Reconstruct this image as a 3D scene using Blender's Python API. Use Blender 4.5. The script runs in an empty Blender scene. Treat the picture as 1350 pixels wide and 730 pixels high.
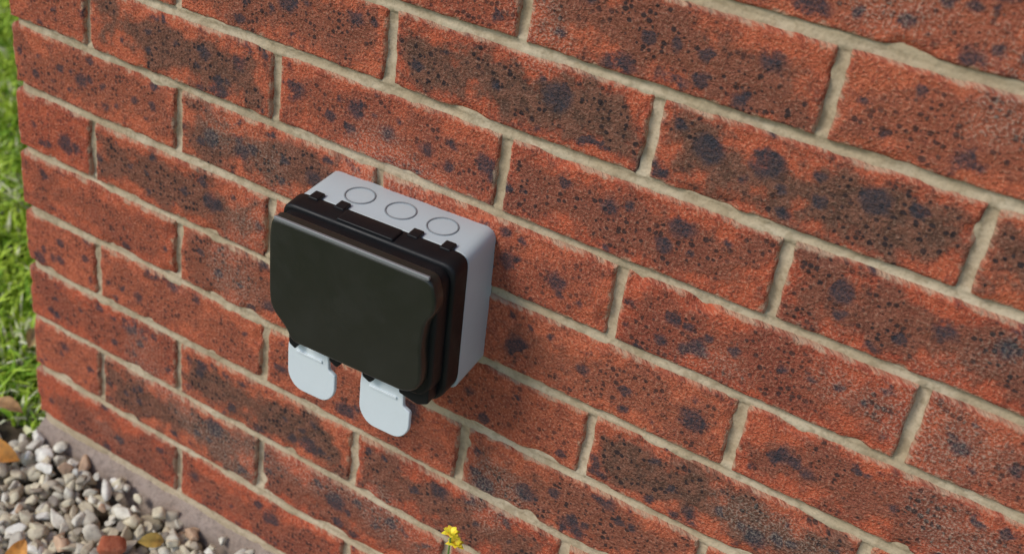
import bpy, bmesh, numpy as np, math, random
from mathutils import Matrix, Vector
rng=np.random.default_rng(7); random.seed(7)
scene=bpy.context.scene

# ------------------------------------------------------------------ helpers
def _h(i,j,k,s):
    n=(i*374761393+j*668265263+k*2147483647+s*974634777)&0xffffffff
    n=((n^(n>>13))*1274126177)&0xffffffff
    n=(n^(n>>16))&0xffffffff
    return n/4294967295.0
def vnoise(p,s=0):
    p=np.asarray(p,float); i=np.floor(p).astype(np.int64); f=p-i; f=f*f*(3-2*f)
    r=0
    for a in (0,1):
        for b in (0,1):
            for c in (0,1):
                w=(f[:,0] if a else 1-f[:,0])*(f[:,1] if b else 1-f[:,1])*(f[:,2] if c else 1-f[:,2])
                r=r+w*_h(i[:,0]+a,i[:,1]+b,i[:,2]+c,s)
    return r*2-1
def fbm(p,s=0,o=3):
    r=0;a=1;t=0
    for k in range(o):
        r=r+a*vnoise(np.asarray(p)*(2.03**k)+k*17.3,s+k); t+=a; a*=.5
    return r/t
def mesh_obj(name,V,F,mat=None,parent=None,smooth=True,fl=None,cols=None):
    V=np.asarray(V,np.float32); me=bpy.data.meshes.new(name)
    F=np.asarray(F,np.int32); n=F.shape[1]
    me.vertices.add(len(V)); me.vertices.foreach_set('co',V.ravel())
    me.loops.add(F.size); me.loops.foreach_set('vertex_index',F.ravel())
    me.polygons.add(len(F)); me.polygons.foreach_set('loop_start',np.arange(0,F.size,n,dtype=np.int32))
    me.update(calc_edges=True)
    me.polygons.foreach_set('use_smooth',np.full(len(F),smooth))
    for k,v in (fl or {}).items():
        at=me.attributes.new(k,'FLOAT','POINT'); at.data.foreach_set('value',np.asarray(v,np.float32))
    if cols is not None:
        at=me.attributes.new('col','FLOAT_COLOR','POINT')
        c=np.ones((len(V),4),np.float32); c[:,:3]=cols; at.data.foreach_set('color',c.ravel())
    o=bpy.data.objects.new(name,me); scene.collection.objects.link(o)
    if mat: me.materials.append(mat)
    if parent: o.parent=parent
    me.validate(); me.update()
    return o
def empty(name,loc=(0,0,0)):
    o=bpy.data.objects.new(name,None); o.location=loc; o.empty_display_size=.05
    scene.collection.objects.link(o); return o
class NT:
    def __init__(s,name):
        s.m=bpy.data.materials.new(name); s.m.use_nodes=True; s.t=s.m.node_tree; s.t.nodes.clear()
        s.out=s.n('ShaderNodeOutputMaterial'); s.b=s.n('ShaderNodeBsdfPrincipled'); s.l(s.b.outputs[0],s.out.inputs[0])
    def n(s,ty,**k):
        x=s.t.nodes.new(ty)
        for a,v in k.items(): setattr(x,a,v)
        return x
    def l(s,a,b): s.t.links.new(a,b)
    def setin(s,inp,v):
        if isinstance(v,bpy.types.NodeSocket): s.l(v,inp)
        else: inp.default_value=v
    def math(s,op,a,b=0.0,clamp=False):
        x=s.n('ShaderNodeMath',operation=op,use_clamp=clamp); s.setin(x.inputs[0],a); s.setin(x.inputs[1],b); return x.outputs[0]
    def mix(s,f,a,b,bt='MIX'):
        x=s.n('ShaderNodeMix',data_type='RGBA',blend_type=bt); s.setin(x.inputs[0],f)
        for i,v in ((6,a),(7,b)):
            if isinstance(v,tuple): v=(*v,1)
            s.setin(x.inputs[i],v)
        return x.outputs[2]
    def noise(s,vec,sc,det=4,rough=.55,dim='3D'):
        x=s.n('ShaderNodeTexNoise',noise_dimensions=dim); s.l(vec,x.inputs['Vector']); x.inputs['Scale'].default_value=sc
        x.inputs['Detail'].default_value=det; x.inputs['Roughness'].default_value=rough; return x.outputs[0]
    def step(s,v,a,b,o0=0.,o1=1.):
        x=s.n('ShaderNodeMapRange',interpolation_type='SMOOTHSTEP'); s.setin(x.inputs[0],v)
        for i,q in ((1,a),(2,b),(3,o0),(4,o1)): s.setin(x.inputs[i],q)
        return x.outputs[0]
    def attr(s,name,o=2):
        x=s.n('ShaderNodeAttribute',attribute_name=name); return x.outputs[o]
    def obj(s): return s.n('ShaderNodeTexCoord').outputs['Object']
    def bump(s,h,dist,strength=1.0,nrm=None):
        x=s.n('ShaderNodeBump'); x.inputs['Distance'].default_value=dist; x.inputs['Strength'].default_value=strength
        s.l(h,x.inputs['Height'])
        if nrm: s.l(nrm,x.inputs['Normal'])
        return x.outputs[0]

# ------------------------------------------------------------------ materials
def mat_brick():
    t=NT('brick_clay'); P0=t.obj(); edge=t.attr('edge'); dark=t.attr('dark'); hue=t.attr('hue'); spot=t.attr('spot')
    sx=t.n('ShaderNodeSeparateXYZ'); t.l(P0,sx.inputs[0]); cx=t.n('ShaderNodeCombineXYZ')
    t.l(t.math('ADD',sx.outputs[0],sx.outputs[1]),cx.inputs[0]); t.l(sx.outputs[2],cx.inputs[1]); P=cx.outputs[0]
    n1=t.noise(P,22,2,.6,'2D'); n2=t.noise(P,80,3,.7,'2D'); n3=t.noise(P,430,2,.75,'2D')
    red=t.mix(t.step(n1,.3,.7),(.54,.118,.056),(.38,.076,.042))
    red=t.mix(t.math('MULTIPLY',hue,.45),red,(.60,.185,.092))
    red=t.mix(t.step(n2,.46,.68,0,.55),red,(.25,.062,.042))
    red=t.mix(t.step(n3,.52,.72,0,.6),red,(.74,.34,.21))
    red=t.mix(t.step(n3,.46,.30,0,.55),red,(.17,.044,.034))
    e=t.math('ADD',edge,t.math('MULTIPLY',t.math('SUBTRACT',n1,.5),.06))
    e=t.math('ADD',e,t.math('MULTIPLY',t.math('SUBTRACT',n2,.5),.035))
    core=t.step(e,.001,.020)
    brown=t.mix(t.step(n2,.35,.65),(.125,.068,.048),(.24,.105,.068))
    brown=t.mix(t.step(n3,.54,.74,0,.55),brown,(.40,.25,.18))
    brown=t.mix(t.step(n3,.45,.32,0,.55),brown,(.060,.038,.033))
    c=t.mix(t.math('MULTIPLY',core,t.math('MULTIPLY',dark,.97)),red,brown)
    v=t.n('ShaderNodeTexVoronoi',voronoi_dimensions='2D'); t.l(P,v.inputs['Vector']); v.inputs['Scale'].default_value=215
    sep=t.n('ShaderNodeSeparateColor'); t.l(v.outputs['Color'],sep.inputs[0])
    grit=t.step(t.math('SUBTRACT',t.math('MULTIPLY',t.math('POWER',sep.outputs[0],2.6),.58),v.outputs['Distance']),-.06,.12)
    gm=t.math('MULTIPLY',grit,t.math('ADD',.26,t.math('MULTIPLY',core,t.math('ADD',.30,t.math('MULTIPLY',dark,.55)))),True)
    gm=t.math('MULTIPLY',gm,t.step(n1,.33,.56,.25,1.))
    c=t.mix(gm,c,(.050,.034,.033))
    w=t.n('ShaderNodeVectorMath',operation='MULTIPLY_ADD'); nc=t.n('ShaderNodeTexNoise',noise_dimensions='2D'); t.l(P,nc.inputs['Vector']); nc.inputs['Scale'].default_value=120; nc.inputs['Detail'].default_value=1
    t.l(nc.outputs[1],w.inputs[0]); w.inputs[1].default_value=(.007,.007,.0); t.l(P,w.inputs[2])
    for sc,rad,keep in ((25,.31,.74),(50,.32,.80)):
        v2=t.n('ShaderNodeTexVoronoi',voronoi_dimensions='2D'); t.l(w.outputs[0],v2.inputs['Vector']); v2.inputs['Scale'].default_value=sc
        s2=t.n('ShaderNodeSeparateColor'); t.l(v2.outputs['Color'],s2.inputs[0])
        on=t.math('GREATER_THAN',t.math('ADD',s2.outputs[1],t.math('MULTIPLY',spot,.30)),keep+.06)
        r=t.math('MULTIPLY',t.math('ADD',.30,t.math('MULTIPLY',s2.outputs[0],.70)),rad)
        m=t.step(t.math('SUBTRACT',r,v2.outputs['Distance']),-.10,.10)
        m=t.math('MULTIPLY',t.math('MULTIPLY',m,on),t.step(e,.000,.010))
        c=t.mix(t.math('MULTIPLY',m,t.step(n3,.25,.6,.98,.70)),c,(.052,.050,.060))
    bl=t.math('MULTIPLY',t.step(t.noise(P,8,1,.5,'2D'),.60,.74),t.step(n3,.45,.65,0,.35)); c=t.mix(bl,c,(.50,.42,.34))
    ed=t.step(t.math('ADD',edge,t.math('MULTIPLY',t.math('SUBTRACT',n2,.5),.016)),-.002,.0030,1,0)
    c=t.mix(t.math('MULTIPLY',ed,.75),c,(.50,.37,.25))
    t.l(c,t.b.inputs['Base Color']); t.b.inputs['Roughness'].default_value=.95; t.b.inputs['Specular IOR Level'].default_value=.12
    h=t.math('ADD',n2,t.math('MULTIPLY',n3,.75))
    t.l(t.bump(h,.0027,1.0),t.b.inputs['Normal']); return t.m
def mat_rough(name,c1,c2,c3,scale,bd,rough=.95,fine=.4):
    t=NT(name); P=t.obj(); n1=t.noise(P,scale,2,.6); n2=t.noise(P,scale*8,2,.7); n3=t.noise(P,scale*36,1,.6)
    c=t.mix(t.step(n1,.35,.65),c1,c2); c=t.mix(t.step(n2,.46,.66,0,.6),c,c3); c=t.mix(t.step(n3,.55,.7,0,fine),c,tuple(x*.5 for x in c1))
    t.l(c,t.b.inputs['Base Color']); t.b.inputs['Roughness'].default_value=rough; t.b.inputs['Specular IOR Level'].default_value=.1
    t.l(t.bump(n2,bd),t.b.inputs['Normal']); return t.m
def mat_col(name,rough=.8,scale=90,amt=.25,bd=.0006,trans=0):
    t=NT(name); c=t.n('ShaderNodeAttribute',attribute_name='col').outputs[0]
    if bd:
        P=t.obj(); n=t.noise(P,scale,3,.6); c=t.mix(t.step(n,.35,.7,0,amt),c,(.12,.09,.06)); t.l(t.bump(n,bd),t.b.inputs['Normal'])
    t.l(c,t.b.inputs['Base Color']); t.b.inputs['Roughness'].default_value=rough; t.b.inputs['Specular IOR Level'].default_value=.3
    return t.m
def mat_plastic(name,c,rough,bd=.0001,dust=.12,dustc=(.3,.29,.27),spec=.5):
    t=NT(name); P=t.obj(); n=t.noise(P,35,4,.6); n2=t.noise(P,900,2,.5)
    cc=t.mix(t.step(n,.45,.75,0,dust),c,dustc); t.l(cc,t.b.inputs['Base Color']); t.b.inputs['Specular IOR Level'].default_value=spec
    t.l(t.step(n,.3,.7,rough-.05,rough+.1),t.b.inputs['Roughness']); t.l(t.bump(n2,bd,.5),t.b.inputs['Normal']); return t.m
M_brick=mat_brick()
M_mortar=mat_rough('mortar',(.47,.37,.24),(.58,.475,.335),(.35,.27,.17),14,.0014,fine=.25)
M_conc=mat_rough('footing_concrete',(.30,.235,.19),(.38,.30,.25),(.21,.165,.135),18,.002)
M_soil=mat_rough('soil',(.10,.075,.05),(.13,.10,.07),(.06,.05,.03),12,.003)
M_lawn=mat_rough('lawn_turf',(.06,.12,.015),(.09,.16,.02),(.07,.08,.02),10,.004)
M_grey=mat_plastic('grey_plastic',(.50,.56,.57),.42,dust=.08,dustc=(.42,.42,.40))
M_tab=mat_plastic('pale_grey_plastic',(.70,.76,.78),.38,dust=.06)
M_line=mat_plastic('grey_plastic_groove',(.20,.22,.23),.5)
M_black=mat_plastic('black_plastic',(.0075,.008,.009),.45,dust=.004,spec=.28)
M_lid=mat_plastic('dark_smoked_plastic',(.021,.021,.016),.33,dust=.05,dustc=(.06,.06,.05),spec=.5)
M_lip=mat_plastic('lid_edge_sky_glint',(.20,.205,.205),.30,dust=.1)  # lighter grey paints the sky's reflection along the lid's top edge

# ------------------------------------------------------------------ brick wall
CH=.075; Z0=.060
def zrow(r): return .0975+CH*(7-r)
DARK={(-1,2):1.,(-1,3):1.,(-1,1):.6,(-1,0):.4,(-1,4):.9,(0,0):.3,(0,1):.95,(0,2):.4,(0,3):.6,(0,4):.75,(1,0):.4,(1,1):.9,(1,2):.25,(1,3):.45,(1,4):.4,
 (2,0):.1,(2,1):.85,(2,2):.3,(2,3):.45,(2,4):.6,(3,0):.35,(3,1):.6,(3,2):.2,(3,3):1.,(4,0):.05,(4,1):.3,(4,2):.35,(4,3):.65,(4,4):.7,
 (5,0):.4,(5,1):1.,(5,2):.85,(5,3):.5,(6,0):.2,(6,1):.95,(6,2):.7,(7,0):.55,(7,1):.5,(-2,2):.3,(-2,3):.7,(-2,4):.4,(-3,3):.3,(-3,4):.3}
BR=dict(V=[],F=[],edge=[],dark=[],hue=[],spot=[]); cnt=0
RN=.0036; D=.014
def brick(u0,w,z0,res,axis,dk,seed):
    """one brick face u0..u0+w, z0..z0+.066 ; axis 0: face looks -y, 1: face looks -x"""
    global cnt
    r=random.Random(seed); hgt=.0662
    def coords(L):
        n=max(3,int(L/res)); c=np.linspace(0,L,n+1)
        if res<.006: c=np.unique(np.concatenate([c,[.001,.0022,.004,L-.001,L-.0022,L-.004]]))
        return np.concatenate([[-1.],c,[L+1.]])   # outer ring = returns into the wall
    cu=coords(w); cv=coords(hgt); U,Vv=np.meshgrid(cu,cv,indexing='ij'); nu,nv=U.shape
    ou=(U<-.5)|(U>w+.5)|(Vv<-.5)|(Vv>hgt+.5)
    u=np.clip(U,0,w); v=np.clip(Vv,0,hgt); eu=np.minimum(u,w-u); ev=np.minimum(v,hgt-v); ed=np.minimum(eu,ev)
    def rd(e): q=np.clip(1-e/RN,0,1); return RN*(1-np.sqrt(np.clip(1-q*q,0,1)))*.75
    dep=np.maximum(rd(eu),rd(ev))
    dep=dep.ravel(); u=u.ravel(); v=v.ravel(); ed=ed.ravel(); o=ou.ravel()
    pw=np.stack([(u0+u),np.full_like(u,seed*1.37),(z0+v)],1)
    if res<.006:
        dep=dep+.0009*fbm(pw*[45,1,45],3,3)+.0006*fbm(pw*[230,1,230],9,2)
        chip=np.clip(fbm(pw*[38,1,38],21,2)-.2,0,1)*np.clip(1-ed/.010,0,1); dep=dep+chip*.014
        side=np.clip(1-ed/.008,0,1)
        du=.0014*fbm(pw*[30,1,30],31,3)*side+.0008*vnoise(pw*[170,1,170],33)*side
        dv=.0014*fbm(pw*[24,1,24],41,3)*side+.0008*vnoise(pw*[170,1,170],43)*side
    else: du=dv=0
    tw=r.uniform(-.0008,.0008); ti=r.uniform(-.004,.004)
    dep=dep+tw+ti*(u-w/2)*.6+r.uniform(-.01,.01)*(v-hgt/2)
    dep=np.where(o,D,dep)
    uu=u0+u+du; zz=z0+v+dv+r.uniform(-.0008,.0008)+r.uniform(-.005,.005)*(u-w/2)
    vert=np.stack([uu,dep,zz],1) if axis==0 else np.stack([dep,uu,zz],1)
    idx=np.arange(nu*nv).reshape(nu,nv)+cnt
    a,b,c,d=idx[:-1,:-1],idx[1:,:-1],idx[1:,1:],idx[:-1,1:]
    q=np.stack([a,b,c,d] if axis==0 else [a,d,c,b],-1).reshape(-1,4)
    BR['V'].append(vert);BR['F'].append(q);n=len(u);cnt+=n
    BR['edge'].append(np.where(o,0,ed)); BR['dark'].append(np.full(n,dk)); BR['hue'].append(np.full(n,r.random())); BR['spot'].append(np.full(n,r.random()))
WX=3.4; WY=2.2; TOPR=-24
for r in range(TOPR,8):
    z=zrow(r)-.0331; x=0; k=0; even=(r%2==0)
    while x<WX:
        w=.1025 if (k==0 and even) else .215
        fine=(x<1.25 and z<1.0 and z>.03)
        rr=random.Random(r*97+k)
        dk=DARK.get((r,k),rr.random()**1.2)
        brick(x-(.0006 if k else 0),w+.0012,z,.0027 if fine else .03,0,dk,(r+40)*60+k); x+=w+.010; k+=1
    y=.0155; k=0
    while y<WY:
        w=(.1995 if even else .087) if k==0 else .215
        brick(y,w,z,.006 if y<.3 and z<1 else .03,1,random.Random(r*31+k).random(),(r+40)*60+k+30); y+=w+.010; k+=1
wall=empty('brick_wall')
mesh_obj('bricks',np.concatenate(BR['V']),np.concatenate(BR['F']),M_brick,wall,True,{k:np.concatenate(BR[k]) for k in('edge','dark','hue','spot')})
def joint_depth(u,z,axis):
    r=7-np.round((z-.0975)/CH); d=np.abs(((z-Z0+CH/2)%CH)-CH/2)
    off=np.where(r%2==0,.1075,.22); du=np.abs(((u-off+.1125)%.225)-.1125)
    bed=.0028+.0018*np.clip(1-d/.006,0,1); per=.0042+.0025*np.clip(1-du/.006,0,1)
    return np.where(d<.006,bed,per)
def sheet(u0,u1,z0,z1,res,axis):
    nu=int((u1-u0)/res)+1; nz=int((z1-z0)/res)+1
    U,Z=np.meshgrid(np.linspace(u0,u1,nu),np.linspace(z0,z1,nz),indexing='ij'); u=U.ravel(); z=Z.ravel()
    p=np.stack([u,np.zeros_like(u),z],1)
    if res<.01: dep=joint_depth(u,z,axis)+.0022*fbm(p*[30,1,30],71,3)+.0006*fbm(p*[200,1,200],75,2)
    else: dep=np.full_like(u,.006)
    k=np.clip((u-.006)/.01,0,1); dep=dep*k+.006*(1-k)
    V=np.stack([u,dep,z],1) if axis==0 else np.stack([dep,u,z],1)
    idx=np.arange(nu*nz).reshape(nu,nz); a,b,c,d=idx[:-1,:-1],idx[1:,:-1],idx[1:,1:],idx[:-1,1:]
    F=np.stack([a,b,c,d] if axis==0 else [a,d,c,b],-1).reshape(-1,4); return V,F
ZT=zrow(TOPR)+.0325
for nm,a in (('mortar_joints',(.006,1.36,.035,1.06,.0027,0)),('mortar_upper',(.006,1.36,1.06,ZT,.06,0)),('mortar_far',(1.36,WX,.035,ZT,.06,0)),('mortar_return',(.006,WY,.035,ZT,.03,1))):
    V,F=sheet(*a); mesh_obj(nm,V,F,M_mortar,wall)
V,F=[( .02,.02,ZT-.002),(WX,.02,ZT-.002),(WX,.24,ZT-.002),(.02,.24,ZT-.002)],[(0,1,2,3)]
mesh_obj('wall_top',V,F,M_mortar,wall,False)

def footing():
    xs=np.arange(.004,2.0,.004); ts=np.linspace(0,1,12); X,T=np.meshgrid(xs,ts,indexing='ij'); x=X.ravel(); t=T.ravel()
    p=np.stack([x,t*.05,np.zeros_like(x)],1)
    wid=.014+.016*fbm(np.stack([x*18,x*0,x*0],1),91,3)
    y=.012-t*(wid+.012); z=.0550-.016*t-.030*np.clip((t-.7)/.3,0,1)**1.5+.004*fbm(p*[45,45,1],95,3)*(t>.05)
    V=np.stack([x,y,z],1); n,m=X.shape; idx=np.arange(n*m).reshape(n,m)
    F=np.stack([idx[:-1,:-1],idx[:-1,1:],idx[1:,1:],idx[1:,:-1]],-1).reshape(-1,4)
    return mesh_obj('mortar_footing',V,F,M_conc,wall)
footing()

# ------------------------------------------------------------------ ground
mesh_obj('ground',[(-80,-80,0),(80,-80,0),(80,80,0),(-80,80,0)],[(0,1,2,3)],M_lawn,None,False)
mesh_obj('gravel_bed_soil',[(-.45,-.62,.006),(3.2,-.62,.006),(3.2,.010,.006),(-.45,.010,.006)],[(0,1,2,3)],M_soil,None,False)
def ico(s):
    bm=bmesh.new(); bmesh.ops.create_icosphere(bm,subdivisions=s,radius=1); V=np.array([v.co[:] for v in bm.verts]); F=np.array([[v.index for v in f.verts] for f in bm.faces]); bm.free(); return V,F
I1,I2=ico(2),ico(3)
def stones():
    Vs=[];Fs=[];Cs=[];c=0
    pal=np.array([(.70,.62,.45),(.80,.75,.62),(.60,.51,.36),(.68,.62,.50),(.48,.41,.31),(.74,.65,.46),(.38,.33,.27),(.84,.80,.70),(.60,.40,.26)])
    pw=np.array([5,4,4,4,3,4,1.6,2,1.]);pw/=pw.sum()
    for layer in range(3):
        s=.0150
        for gx in np.arange(-.42,1.5,s):
            for gy in np.arange(-.58,.012,s):
                x=gx+rng.uniform(-.007,.007); y=gy+rng.uniform(-.007,.007)
                if x<0.0 and y>-.018+.02*math.sin(x*40): continue
                wv=-.016+.010*math.sin(x*31)+.006*math.sin(x*77+1)
                onf=x>=0 and y>wv-.006
                if onf and (y>-.009 or rng.random()>.3): continue
                near=(x<.5 and y>-.28)
                if not near and layer<2 and rng.random()<.5: continue
                b,f=I2 if near and layer==2 else I1
                r=rng.uniform(.0045,.0112); sc=np.array([r*rng.uniform(.95,1.6),r*rng.uniform(.75,1.1),r*rng.uniform(.5,.85)])
                p=b*1.0
                for _ in range(11):
                    nrm=rng.normal(size=3); nrm/=np.linalg.norm(nrm); dd=rng.uniform(.42,.8); t=p@nrm; p=p-np.outer(np.clip(t-dd,0,None)*.97,nrm)
                p=p*(1+.08*vnoise(b*2.2+rng.uniform(0,99,3),5))[:,None]*sc
                M=np.array((Matrix.Rotation(rng.uniform(0,6.28),3,'Z')@Matrix.Rotation(rng.normal()*.5,3,'X')@Matrix.Rotation(rng.normal()*.5,3,'Y')))
                zz=.012+layer*.0085+rng.uniform(-.002,.003)+(.010 if -.05<y and x>=0 else 0)
                if onf: zz=.046
                p=p@M.T*1.15+[x,y,zz]
                Vs.append(p);Fs.append(f+c);c+=len(p)
                col=pal[rng.choice(len(pal),p=pw)]*rng.uniform(.82,1.05); Cs.append(np.tile(col,(len(p),1)))
    return np.concatenate(Vs),np.concatenate(Fs),np.concatenate(Cs)
V,F,C=stones(); mesh_obj('gravel',V,F,mat_col('pebble',.85,110,.32,.0016),None,True,None,C)

def grass():
    n1=60000; n2=14000
    x=np.concatenate([rng.uniform(-1.5,-.004,n1),rng.uniform(-3.0,-1.2,n2)]); y=np.concatenate([rng.uniform(-.06,1.3,n1),rng.uniform(-.2,3,n2)])
    edge=-.012+.03*fbm(np.stack([x*14,x*0,x*0],1),5,2)
    k=(y>edge)|(x<-.47); x=x[k];y=y[k]; n=len(x)
    P=np.stack([x*7,y*7,x*0],1); cl=fbm(P,11,3); cl2=fbm(P*4,15,2)
    H=rng.uniform(.014,.042,n)*(1+.5*cl); W=rng.uniform(.0013,.0032,n); a=rng.uniform(0,6.283,n); lean=rng.uniform(.2,1.5,n)*H; la=rng.uniform(0,6.283,n)
    br=rng.random(n)<.16; W=np.where(br,rng.uniform(.004,.008,n),W); H=np.where(br,H*.6,H)   # clover / broad weeds
    dx,dy=np.cos(a),np.sin(a); lx,ly=np.cos(la)*lean,np.sin(la)*lean
    V=np.zeros((n,5,3))
    V[:,0]=np.stack([x-dx*W*.5,y-dy*W*.5,0*x],1);V[:,1]=np.stack([x+dx*W*.5,y+dy*W*.5,0*x],1)
    V[:,2]=np.stack([x-dx*W+lx*.35,y-dy*W+ly*.35,H*.7],1);V[:,3]=np.stack([x+dx*W+lx*.35,y+dy*W+ly*.35,H*.7],1)
    V[:,4]=np.stack([x+lx,y+ly,H],1)
    i=np.arange(n)[:,None]*5; F=np.concatenate([i+[0,1,3],i+[0,3,2],i+[2,3,4]])
    g1=np.array([.18,.36,.02]);g2=np.array([.54,.70,.07]);g3=np.array([.78,.78,.50])
    t=np.clip(.55+.8*cl2+rng.normal(0,.25,n),0,1)[:,None]; C=g1*(1-t)+g2*t
    pale=(rng.random(n)<.08+.45*np.clip(cl,0,1)+.35*np.clip((.06-y)/.06,0,1))[:,None]; C=np.where(pale,g3*rng.uniform(.6,1.2,(n,1)),C)  # pale yellowish blades in noise patches, denser towards the gravel
    return V.reshape(-1,3),F,np.repeat(C,5,0)
V,F,C=grass(); mesh_obj('grass',V,F,mat_col('grass_blade',.55,30,.1,0),None,False,None,C)

M_leaf=mat_col('dry_leaf',.6,160,.3,.0004)
def leaf(name,loc,rot,size,c):
    n=9;m=5;V=[];C=[]
    for i in range(n):
        t=i/(n-1); w=.42*math.sin(math.pi*min(1,t*1.02))**.75*(1-.25*t)+.01
        for j in range(m):
            s=(j/(m-1)-.5)*2
            V.append((size*(t-.5),size*w*s*.6,size*(.10*math.sin(t*3)+.14*abs(s)*w*2+.02*math.sin(i*2.1+j*1.7))))
            q=random.uniform(.75,1.2)*(0.8 if j==2 else 1); C.append([x*q for x in c])
    F=[(i*m+j,(i+1)*m+j,(i+1)*m+j+1,i*m+j+1) for i in range(n-1) for j in range(m-1)]
    o=mesh_obj(name,V,F,M_leaf,None,True,None,np.array(C)); o.location=loc; o.rotation_euler=rot; return o
leaf('fallen_leaf',(.004,-.073,.056),(.5,.3,.5),.062,(.80,.36,.08))
leaf('fallen_leaf',(.140,-.165,.054),(.1,-.2,2.0),.05,(.80,.36,.08))
leaf('fallen_leaf',(.238,-.064,.056),(.7,.5,1.2),.036,(.84,.58,.14))
leaf('fallen_leaf',(-.12,.10,.05),(.5,.1,2.2),.045,(.7,.50,.20))
leaf('fallen_leaf',(-.055,.0,.04),(.2,.3,.4),.04,(.5,.28,.12))
def chunk():
    b,f=I2; p=np.sign(b)*np.abs(b)**.6*[.015,.010,.008]; p*=(1+.25*fbm(b*2.5,3,2))[:,None]
    o=mesh_obj('brick_fragment',p,f,mat_rough('brick_fragment',(.42,.12,.06),(.5,.18,.1),(.3,.08,.05),60,.001),None,True)
    o.location=(.205,-.090,.050); o.rotation_euler=(.2,.3,.8)
chunk()

# ------------------------------------------------------------------ weatherproof socket box
box=empty('outdoor_socket_box',(.482,0,.5))
CX,CZ=.482,.5
ROLL=math.radians(-2.2)
box.rotation_euler=(0,ROLL,0)
def rounded(pts,rad,seg=5):
    out=[];n=len(pts)
    for i in range(n):
        p=Vector(pts[i][:2]);a=Vector(pts[i-1][:2]);b=Vector(pts[(i+1)%n][:2]); r=pts[i][2] if len(pts[i])>2 else rad
        da=(a-p);db=(b-p); r2=min(r,da.length*.48,db.length*.48); A=p+da.normalized()*r2;B=p+db.normalized()*r2
        for k in range(seg+1):
            t=k/seg; out.append(((1-t)**2*A+2*t*(1-t)*p+t*t*B)[:])
    return out
def part(name,outline,y0,y1,mat,bev=.0015,seg=3,taper=1.0):
    bm=bmesh.new(); n=len(outline); cx=sum(p[0] for p in outline)/n; cz=sum(p[1] for p in outline)/n
    a=[bm.verts.new((p[0]-CX,y0,p[1]-CZ)) for p in outline]
    b=[bm.verts.new((cx+(p[0]-cx)*taper-CX,y1,cz+(p[1]-cz)*taper-CZ)) for p in outline]
    bm.faces.new(a); bm.faces.new(b[::-1])
    for i in range(n): bm.faces.new((a[i],b[i],b[(i+1)%n],a[(i+1)%n]))
    bmesh.ops.recalc_face_normals(bm,faces=bm.faces)
    if bev:
        es=[e for e in bm.edges if e.calc_face_angle(0)>math.radians(50)]
        bmesh.ops.bevel(bm,geom=es,offset=bev,segments=seg,affect='EDGES',profile=.5)
    me=bpy.data.meshes.new(name); bm.to_mesh(me); bm.free(); me.materials.append(mat)
    me.polygons.foreach_set('use_smooth',[len(p.vertices)<5 for p in me.polygons])
    o=bpy.data.objects.new(name,me); scene.collection.objects.link(o); o.parent=box
    return o
def rect(x0,x1,z0,z1): return [(x0,z0),(x1,z0),(x1,z1),(x0,z1)]
part('back_box',rounded(rect(.400,.564,.432,.568),.011),.002,-.047,M_grey,.0012,3,1.0)
part('seal_gap',rounded(rect(.402,.562,.436,.566),.010),-.045,-.0505,M_line,0)
fr=[(.415,.436,.016),(.555,.432,.012),(.5655,.445,.012),(.5655,.5700,.012),(.3985,.5700,.012),(.3985,.470,.02)]
part('black_frame',rounded(fr,.013),-.0485,-.071,M_black,.003,3,.992)
hb=[(.424,.448,.012),(.552,.446,.010),(.561,.458,.010),(.561,.5665,.012),(.403,.5665,.012),(.403,.480,.02)]
part('hinge_body',rounded(hb,.012),-.069,-.087,M_black,.003,3,.985)
lid=[(.4065,.571,.007),(.5590,.5705,.007),(.5645,.553,.01),(.5640,.541,.012),(.5565,.529,.012),(.5540,.505,.02),(.5565,.480,.02),(.5555,.463,.010),(.543,.4535,.008),
     (.428,.4535,.006),(.4225,.4650,.010),(.4055,.4800,.012),(.4040,.500,.02),(.4040,.553,.012)]
part('lid',rounded(lid,.01,6),-.084,-.0975,M_lid,.0028,4,.985)
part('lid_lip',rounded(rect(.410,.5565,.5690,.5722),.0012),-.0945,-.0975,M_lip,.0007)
for i,x in enumerate((.418,.444,.515,.545)):
    part('clip_%d'%(i+1),rounded(rect(x-.005,x+.005,.5660,.5710),.0015),-.042,-.054,M_black,.0008)
part('clip_block',rounded(rect(.452,.506,.566,.5720),.002),-.052,-.069,M_black,.001)
def ring(name,loc,R,mat,minor=.0007):
    bm=bmesh.new(); N=40;K=6
    vs=[[bm.verts.new(((R+minor*math.cos(2*math.pi*k/K))*math.cos(2*math.pi*i/N),(R+minor*math.cos(2*math.pi*k/K))*math.sin(2*math.pi*i/N),minor*math.sin(2*math.pi*k/K))) for k in range(K)] for i in range(N)]
    for i in range(N):
        for k in range(K): bm.faces.new((vs[i][k],vs[(i+1)%N][k],vs[(i+1)%N][(k+1)%K],vs[i][(k+1)%K]))
    me=bpy.data.meshes.new(name); bm.to_mesh(me); bm.free(); me.materials.append(mat)
    for p in me.polygons: p.use_smooth=True
    o=bpy.data.objects.new(name,me); scene.collection.objects.link(o); o.parent=box
    o.location=(loc[0]-CX,loc[1],loc[2]-CZ)
for i,x in enumerate((.4455,.486,.526)): ring('top_knockout_%d'%(i+1),(x,-.0235,.5681),.0130,M_line,.0008)
for i,(x,w) in enumerate(((.4235,.005),(.4665,.006),(.500,.006),(.5440,.014))):
    part('hook_%d'%(i+1),rounded([(x-w,.458),(x-w,.441),(x+w*.3,.437),(x+w,.442),(x+w,.458)],.002),-.070,-.086,M_black,.0012)
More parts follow.
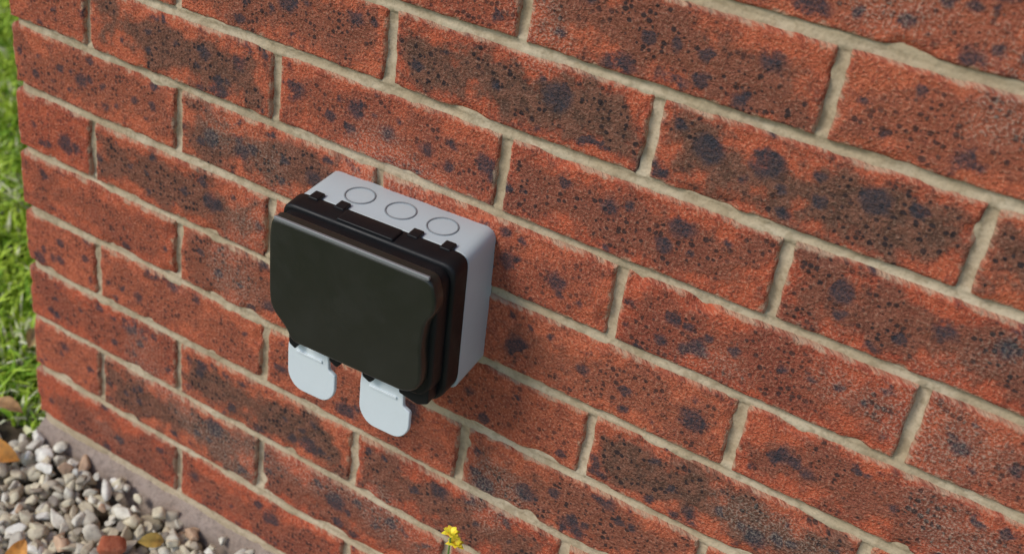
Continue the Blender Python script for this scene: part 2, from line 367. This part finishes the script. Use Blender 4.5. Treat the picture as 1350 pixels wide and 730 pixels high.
def tab(name,x,z):
    s=1.12
    o=[(-.021,.026,.002),(-.014,.0265,.002),(-.012,.032,.001),(-.008,.032,.001),(-.006,.0265,.001),(.009,.0265,.001),(.010,.032,.001),(.014,.032,.001),(.0155,.0255,.002),
       (.0165,.004,.002),(.0225,.001,.002),(.0225,-.018,.008),(.014,-.0285,.007),(-.014,-.0285,.008),(-.0225,-.018,.008),(-.0225,.010,.004)][::-1]
    o=[(x+a*s,z+b*s,r) for a,b,r in o]
    part(name,rounded(o,.002,4),-.0745,-.0785,M_tab,.0010,3,.985)
    part(name+'_rib',rounded(rect(x-.015,x+.012,z+.010,z+.0125),.001),-.0775,-.0800,M_tab,.0005)
tab('cable_tab_1',.4375,.4185); tab('cable_tab_2',.5130,.4165)

# ------------------------------------------------------------------ small yellow-flowered weed
M_weed=mat_col('weed',.5,60,.05,0)
def weed(base,top):
    root=empty('yellow_flower',base); Vg=[];Fg=[];Cg=[]
    def tube(a,b,r0,r1,bend):
        a=Vector(a);b=Vector(b);c0=len(Vg);N=8;K=6
        for i in range(N+1):
            t=i/N;p=a.lerp(b,t)+Vector(bend)*math.sin(t*math.pi); r=r0*(1-t)+r1*t
            for k in range(K): Vg.append((p.x+r*math.cos(k*math.tau/K),p.y+r*math.sin(k*math.tau/K),p.z)); Cg.append((.14,.26,.05))
        for i in range(N):
            for k in range(K): Fg.append((c0+i*K+k,c0+i*K+(k+1)%K,c0+(i+1)*K+(k+1)%K,c0+(i+1)*K+k))
    def blade(p,d,L,W,c):
        p=Vector(p);d=Vector(d).normalized(); s=d.cross(Vector((0,0,1)));s=s.normalized() if s.length>.01 else Vector((1,0,0)); c0=len(Vg);N=5
        for i in range(N+1):
            t=i/N;w=W*math.sin(math.pi*(t*.9+.08)); q=p+d*L*t+Vector((0,0,-.35*L*t*t))
            for sg in (-1,1): Vg.append((q+s*w*sg)[:]); Cg.append([x*random.uniform(.8,1.15) for x in c])
        for i in range(N): Fg.append((c0+2*i,c0+2*i+1,c0+2*i+3,c0+2*i+2))
    T=Vector(top)-Vector(base); tube((0,0,0),T,.0016,.0009,(.006,.004,0))
    tube(T*.55,T*.90+Vector((.020,-.004,-.002)),.001,.0007,(.003,0,0))
    for i in range(18):
        t=random.uniform(.05,.93);a=random.uniform(0,6.28); blade(T*t,(math.cos(a),math.sin(a),.5),random.uniform(.015,.030),.0035,(.18,.34,.07))
    for f_,(cn,R) in enumerate(((T,.009),(T+Vector((.004,.003,-.013)),.009),(T*.90+Vector((.020,-.004,-.002)),.007))):
        for i in range(14):
            a=i*2.4; blade(cn,(math.cos(a),math.sin(a),.25+.5*(i%3)),R,.0026,(.92,.76,.05) if f_<2 else (.40,.52,.08))
    mesh_obj('stem_leaves_petals',Vg,Fg,M_weed,root,True,None,np.array(Cg))
weed((.570,-.075,.03),(.586,-.060,.293))

# ------------------------------------------------------------------ camera (solved from brick coursing)
q=[.8828,-.7597,1.1118,-.514,-.4871,.0946,1579.962,519.2845,136.1665]
ya,pi_,ro=q[3:6]
f=np.array([math.sin(ya)*math.cos(pi_),math.cos(ya)*math.cos(pi_),math.sin(pi_)])
rt=np.cross(f,[0,0,1]);rt/=np.linalg.norm(rt);up=np.cross(rt,f); c,s=math.cos(ro),math.sin(ro)
R_,U_=c*rt+s*up,-s*rt+c*up
cam=bpy.data.cameras.new('camera'); co=bpy.data.objects.new('camera',cam); scene.collection.objects.link(co)
m=Matrix(((R_[0],U_[0],-f[0],q[0]),(R_[1],U_[1],-f[1],q[1]),(R_[2],U_[2],-f[2],q[2]),(0,0,0,1))); co.matrix_world=m
cam.sensor_width=36; cam.sensor_fit='HORIZONTAL'; cam.lens=q[6]/1350*36
cam.shift_x=(675-q[7])/1350; cam.shift_y=-(365-q[8])/1350; cam.clip_start=.02; cam.clip_end=400
cam.dof.use_dof=True; cam.dof.focus_distance=.96; cam.dof.aperture_fstop=6.3
scene.camera=co

# ------------------------------------------------------------------ light
tr=Vector((.66,.90,-1.05)).normalized()
el=math.asin(-tr.z); rot=math.atan2(-tr.x,-tr.y)
L=bpy.data.lights.new('sun','SUN'); L.energy=2.0; L.angle=math.radians(17); L.color=(1,.95,.87)
lo=bpy.data.objects.new('sun',L); scene.collection.objects.link(lo); lo.rotation_euler=tr.to_track_quat('-Z','Y').to_euler(); lo.location=(-2,-4,4)
w=bpy.data.worlds.new('World'); scene.world=w; w.use_nodes=True; nt=w.node_tree
sk=nt.nodes.new('ShaderNodeTexSky'); sk.sky_type='NISHITA'; sk.sun_disc=False; sk.sun_elevation=el; sk.sun_rotation=rot%math.tau
bg=nt.nodes['Background']; nt.links.new(sk.outputs[0],bg.inputs[0]); bg.inputs[1].default_value=.15
scene.view_settings.view_transform='Standard'; scene.view_settings.look='None'; scene.view_settings.exposure=0
